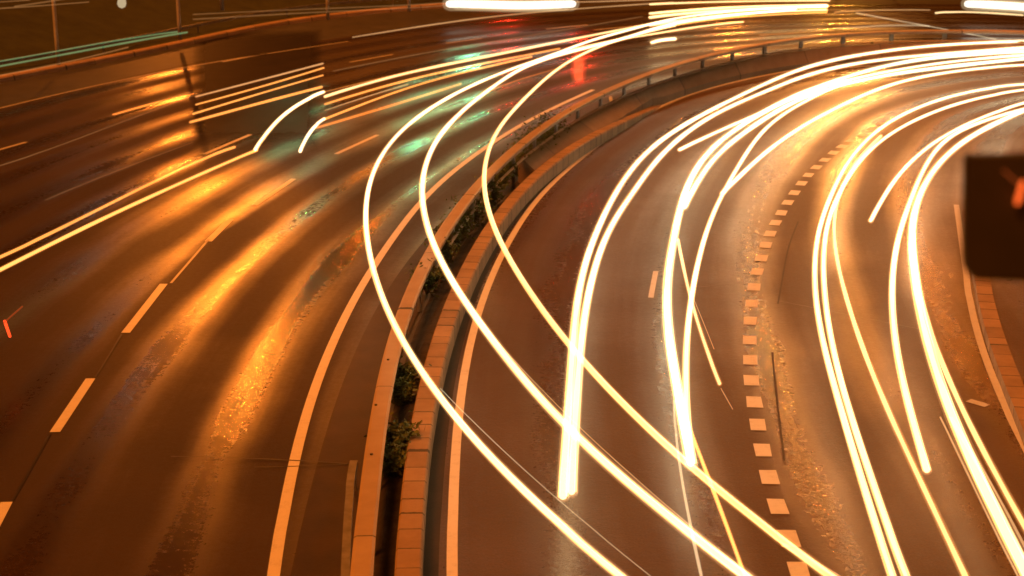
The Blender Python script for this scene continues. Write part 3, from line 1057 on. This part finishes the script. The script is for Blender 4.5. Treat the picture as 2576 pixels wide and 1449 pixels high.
g3 = 'amber streaks on the left carriageway'
streak([(-12, 652)] + cD([(300, 372), (600, 212), (900, 65), (1050, 0)]) + cA([(1300, 1212), (1500, 1132), (1700, 1065)]), .06, 'amber', 'upper of the two amber streaks at the left edge', g3, .6, before=10)
streak([(-12, 685)] + cD([(300, 445), (600, 292), (900, 150), (1240, 0)]) + cA([(1450, 1262), (1650, 1172), (1860, 1088)]), .07, 'yellow', 'lower and brighter of the two streaks at the left edge', g3, .6, before=10)
streak(cA([(1850, 1085), (1900, 1000), (1980, 900), (2080, 800), (2200, 720), (2345, 665)]), .09, 'white', 'short white arc on the dark ghost patch', g3, .6)
streak(cA([(2175, 1095), (2210, 1010), (2260, 930), (2310, 880), (2350, 860)]), .08, 'white', 'shorter white arc right of the other arc', g3, .6)
far = [
    ([(0, 700), (300, 602), (700, 502), (1100, 425), (1500, 342), (1900, 262), (2200, 205), (2536, 140)], .08, 'cream', 'upper cream streak of the far left lanes'),
    ([(0, 755), (300, 660), (700, 552), (1100, 468), (1500, 392), (1700, 352)], .06, 'amber', 'amber streak right under the upper cream one'),
    ([(0, 800), (300, 700), (600, 610)], .04, 'beige', 'short dull streak under the far amber one'),
    ([(0, 862), (400, 705), (800, 572), (1150, 490), (1500, 410)], .06, 'amber', 'long amber streak ending near the outermost crossing streak'),
    ([(-60, 925), (300, 820), (600, 727), (850, 652), (990, 605)], .07, 'orange', 'orange streak ending at the pale green reflection'),
    ([(0, 665), (300, 590), (600, 520), (900, 455)], .03, 'orange', 'thin orange streak above the far cream one'),
    ([(60, 515), (500, 425), (1000, 335), (1500, 255), (2300, 120)], .04, 'dim', 'dull thin streak of the outer far lane'),
    ([(200, 270), (700, 190), (1200, 120), (1800, 65), (2536, 15)], .05, 'beige', 'thin pale streak under the white light bar'),
    ([(1820, 15), (2200, 5), (2536, -12)], .05, 'beige', 'thin pale streak right of the white light bar'),
    ([(1750, 480), (1500, 545), (1100, 690), (970, 860)], .03, 'orange', 'thin reddish streak near the pale green reflection'),
]
for pts, d, key, lab in far:
    streak(cB(pts), d, key, lab, 'far streaks on the left carriageway', .6, halo=(d > .05))
streak(cN([(1400, 545), (1650, 470), (1900, 418), (2200, 370), (2576, 328)]) + cP([(300, 290), (960, 225)]), .06, 'cream', 'cream streak under the bundle of far white streaks', 'far streaks on the left carriageway', .6)
top = [
    ([(0, 45), (400, 25), (1200, 8), (1850, 6)], .07, 'cream', 'topmost pale streak in the far bundle'),
    ([(0, 140), (500, 92), (1100, 62), (1820, 50)], .1, 'cream', 'upper broad streak in the far bundle'),
    ([(0, 180), (300, 140), (700, 108), (1200, 82), (1820, 72)], .12, 'cream', 'broadest streak in the far bundle'),
    ([(0, 262), (500, 180), (1000, 130), (1500, 108), (1820, 100)], .1, 'cream', 'lower broad streak in the far bundle'),
    ([(0, 305), (500, 215), (950, 165), (1820, 125)], .06, 'yellow', 'lowest yellow streak in the far bundle'),
]
for pts, d, key, lab in top:
    streak(cP(pts), d, key, lab, 'bundle of far white streaks', .6)
streak(cP([(20, 440), (120, 410), (260, 400)]), .14, 'white', 'short bright smear above the guard rail', None, .6)
ln = [
    ([(1420, 700), (1800, 602), (2340, 460)], .05, 'beige', 'upper pale streak over the dark ghost patch'),
    ([(1420, 758), (1900, 628), (2350, 490)], .05, 'amber', 'second streak over the dark ghost patch'),
    ([(1400, 825), (1900, 672), (2340, 545)], .05, 'amber', 'third streak over the dark ghost patch'),
    ([(1380, 885), (1900, 742), (2330, 630)], .07, 'amber', 'lowest streak over the dark ghost patch'),
    ([(0, 1200), (400, 1075), (700, 950), (1000, 840), (1400, 695)], .03, 'dim', 'dull streak left of the dark ghost patch'),
    ([(330, 1449), (700, 1290), (1050, 1160), (1400, 1030)], .02, 'dim', 'hair thin streak below the dull one on the left'),
    ([(820, 830), (1100, 750), (1400, 680)], .05, 'orange', 'orange streak running up to the dark ghost patch'),
]
for pts, d, key, lab in ln:
    streak(cA(pts), d, key, lab, 'streaks around the dark ghost patch', .55, halo=(d > .045))
gn = [
    ([(0, 622), (580, 522), (1000, 440), (1300, 385), (1800, 322)], .045, 'green', 'upper of the two turquoise streaks'),
    ([(0, 672), (580, 565), (1000, 490), (1300, 425), (1900, 328)], .06, 'green', 'lower and brighter of the two turquoise streaks'),
    ([(0, 765), (400, 690), (620, 650), (1300, 480)], .05, 'dim', 'dim greenish streak under the turquoise pair'),
]
for pts, d, key, lab in gn:
    streak(cL(pts), d, key, lab, 'turquoise streaks along the grass bank', .9, before=8)
for pts, d, key, lab in [  # green lit rails drawn as glowing tubes
    ([(1400, 105), (2000, 75), (2536, 55)], .05, 'dim', 'faint green lit rail along the far grass bank, built to glow'),
    ([(1400, 140), (2000, 105), (2536, 75)], .05, 'dim', 'second faint green lit rail along the far grass bank, built to glow')]:
    streak(cA(pts) + cB([(600, 40 if d else 0), (860, 20)]) if 'second' not in lab else cA(pts) + cB([(600, 62), (860, 40)]), d, key, lab, 'turquoise streaks along the grass bank', .9, False)
for k, pts in enumerate([[(0, 20), (300, 0)], [(150, 65), (500, 15), (700, -20)], [(0, 85), (400, 60), (900, 20)]]):
    streak(cL(pts), .05, 'dim', ['reddish streak in the top left corner', 'reddish streak right of the first lamp post', 'lowest reddish streak of the upper road'][k], 'streaks on the upper road', 3.1, False)

# right top corner lines; the first two are road lines built to glow
for k, (pts, d, key) in enumerate([
    ([(650, 150), (1000, 215), (1560, 315), (2250, 450)], .05, 'pale'),
    ([(400, 325), (800, 308), (1060, 278), (1500, 300)], .05, 'pale'),
    ([(1560, 150), (1800, 125), (2200, 148), (2576, 175)], .08, 'cream'),
    ([(400, 140), (900, 112), (1500, 115)], .05, 'beige')]):
    streak(cQ(pts), d, key, ['pale line slanting down to the guard rail at top right', 'pale line just over the guard rail at top right',
                             'cream streak below the white smear at top right', 'dull streak left of the white smear at top right'][k], 'pale streaks at top right', .5, False)
def bar(px, z, label, before=0, after=0):
    c = extend(spline([at(x, y, z) for x, y in px], .3, 2), before, after, .3)
    n = len(c)
    o = tag(link('light_streak', tube('light_streak', c, .15, 10), glow('glow_bar', (1.0, .93, .8), .7)), label, 'light streak', 'broad white lights at the top edge')
    for r, g in ((.18, 6), (.21, 4), (.25, 2), (.29, 0)):
        cc = c[g // 2: n - g // 2]
        link('halo', tube('halo', cc, r, 12), glow('glow_bar_halo', (1.0, .75, .4), .10), o)


bar(cQ([(1930, 45), (2250, 55), (2576, 80)]), .8, 'broad white smear in the top right corner', after=6)
bar(cN([(250, 40), (600, 42), (920, 60), (1200, 52), (1520, 40)]), .9, 'long white light bar at the top edge')
streak(cL([(1236, 4), (1236, 40)]), .3, 'pale', 'small pale light above the grass bank', 'broad white lights at the top edge', 2.9, False)

# ------------------------------------------------------------------ dark box near the camera and the red streaks
def ray(x, y, dist):
    cp, sp = math.cos(PITCH), math.sin(PITCH)
    return EYE + Vector((0, cp, -sp)) * dist + Vector((1, 0, 0)) * ((x - 1288) / FOC * dist) - Vector((0, sp, cp)) * ((y - 724.5) / FOC * dist)


D0 = 4.8  # box and post added to stand for a dark blurred shape
outline = [(2436, 396), (2432, 668), (2440, 694), (2456, 706), (3000, 716), (3000, 396)]
V = [ray(x, y, D0) for x, y in outline] + [ray(x, y, D0) + Vector((0, .07, 0)) for x, y in outline]
n = len(outline)
F = [tuple(range(n)), tuple(range(2 * n - 1, n - 1, -1))] + [(k, n + k, n + (k + 1) % n, (k + 1) % n) for k in range(n)]
bxo = thing('dark_box', ray(2960, 540, D0), 'dark blurred shape at the right edge, built as a large box with a red streak', 'box')
me = mesh('housing', V, F)
bm = bmesh.new()
bm.from_mesh(me)
bmesh.ops.recalc_face_normals(bm, faces=bm.faces)
bmesh.ops.bevel(bm, geom=list(bm.edges), offset=.006, segments=2, affect='EDGES')
bm.to_mesh(me)
bm.free()
link('housing', me, M['dark'], bxo)
pc = ray(2960, 540, D0) + Vector((0, .12, 0))
link('post', tube('post', [Vector((pc.x, pc.y, z)) for z in (0, 1.5, 3, 4.5, pc.z)], .05, 10, False), M['dark'], bxo)
rd = glow('red_glow', (1.0, .13, .02), 1.5)
dm = glow('red_lamp_dim', (1.0, .16, .03), .3)
rs = [ray(x, y, D0) - Vector((0, .03, 0)) for x, y in [(2565, 455), (2561, 468), (2557, 485), (2552, 503)]]
link('red_light', tube('red_light', spline(rs, .008, 0), .008, 8), rd, bxo)
rs = [ray(x, y, D0) - Vector((0, .03, 0)) for x, y in [(2518, 424), (2540, 444), (2562, 460)]]
link('red_arm', tube('red_arm', spline(rs, .006, 0), .003, 6), dm, bxo)
rb = [at(1455, 212, 0) + Vector((0, 0, z)) for z in (.25, .45, .65, .85)]  # red reflection on the wet road, put in as an upright glowing tube
rbo = tag(link('light_streak', tube('light_streak', rb, .13, 10), glow('glow_red_block', (1.0, .11, .03), .3)), 'red road reflection built as a glowing block just above the guard rail', 'light streak')
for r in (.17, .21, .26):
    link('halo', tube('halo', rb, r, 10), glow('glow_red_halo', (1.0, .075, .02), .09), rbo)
o = streak([(12, 808), (18, 826), (25, 846)], .05, 'red', 'short red hook of light at the left edge', None, .7, False)
c = spline([at(x, y, .7) for x, y in [(56, 771), (32, 792), (10, 812)]], .05, 0)
link('thin_arm', tube('thin_arm', c, .014, 6), dm, o)
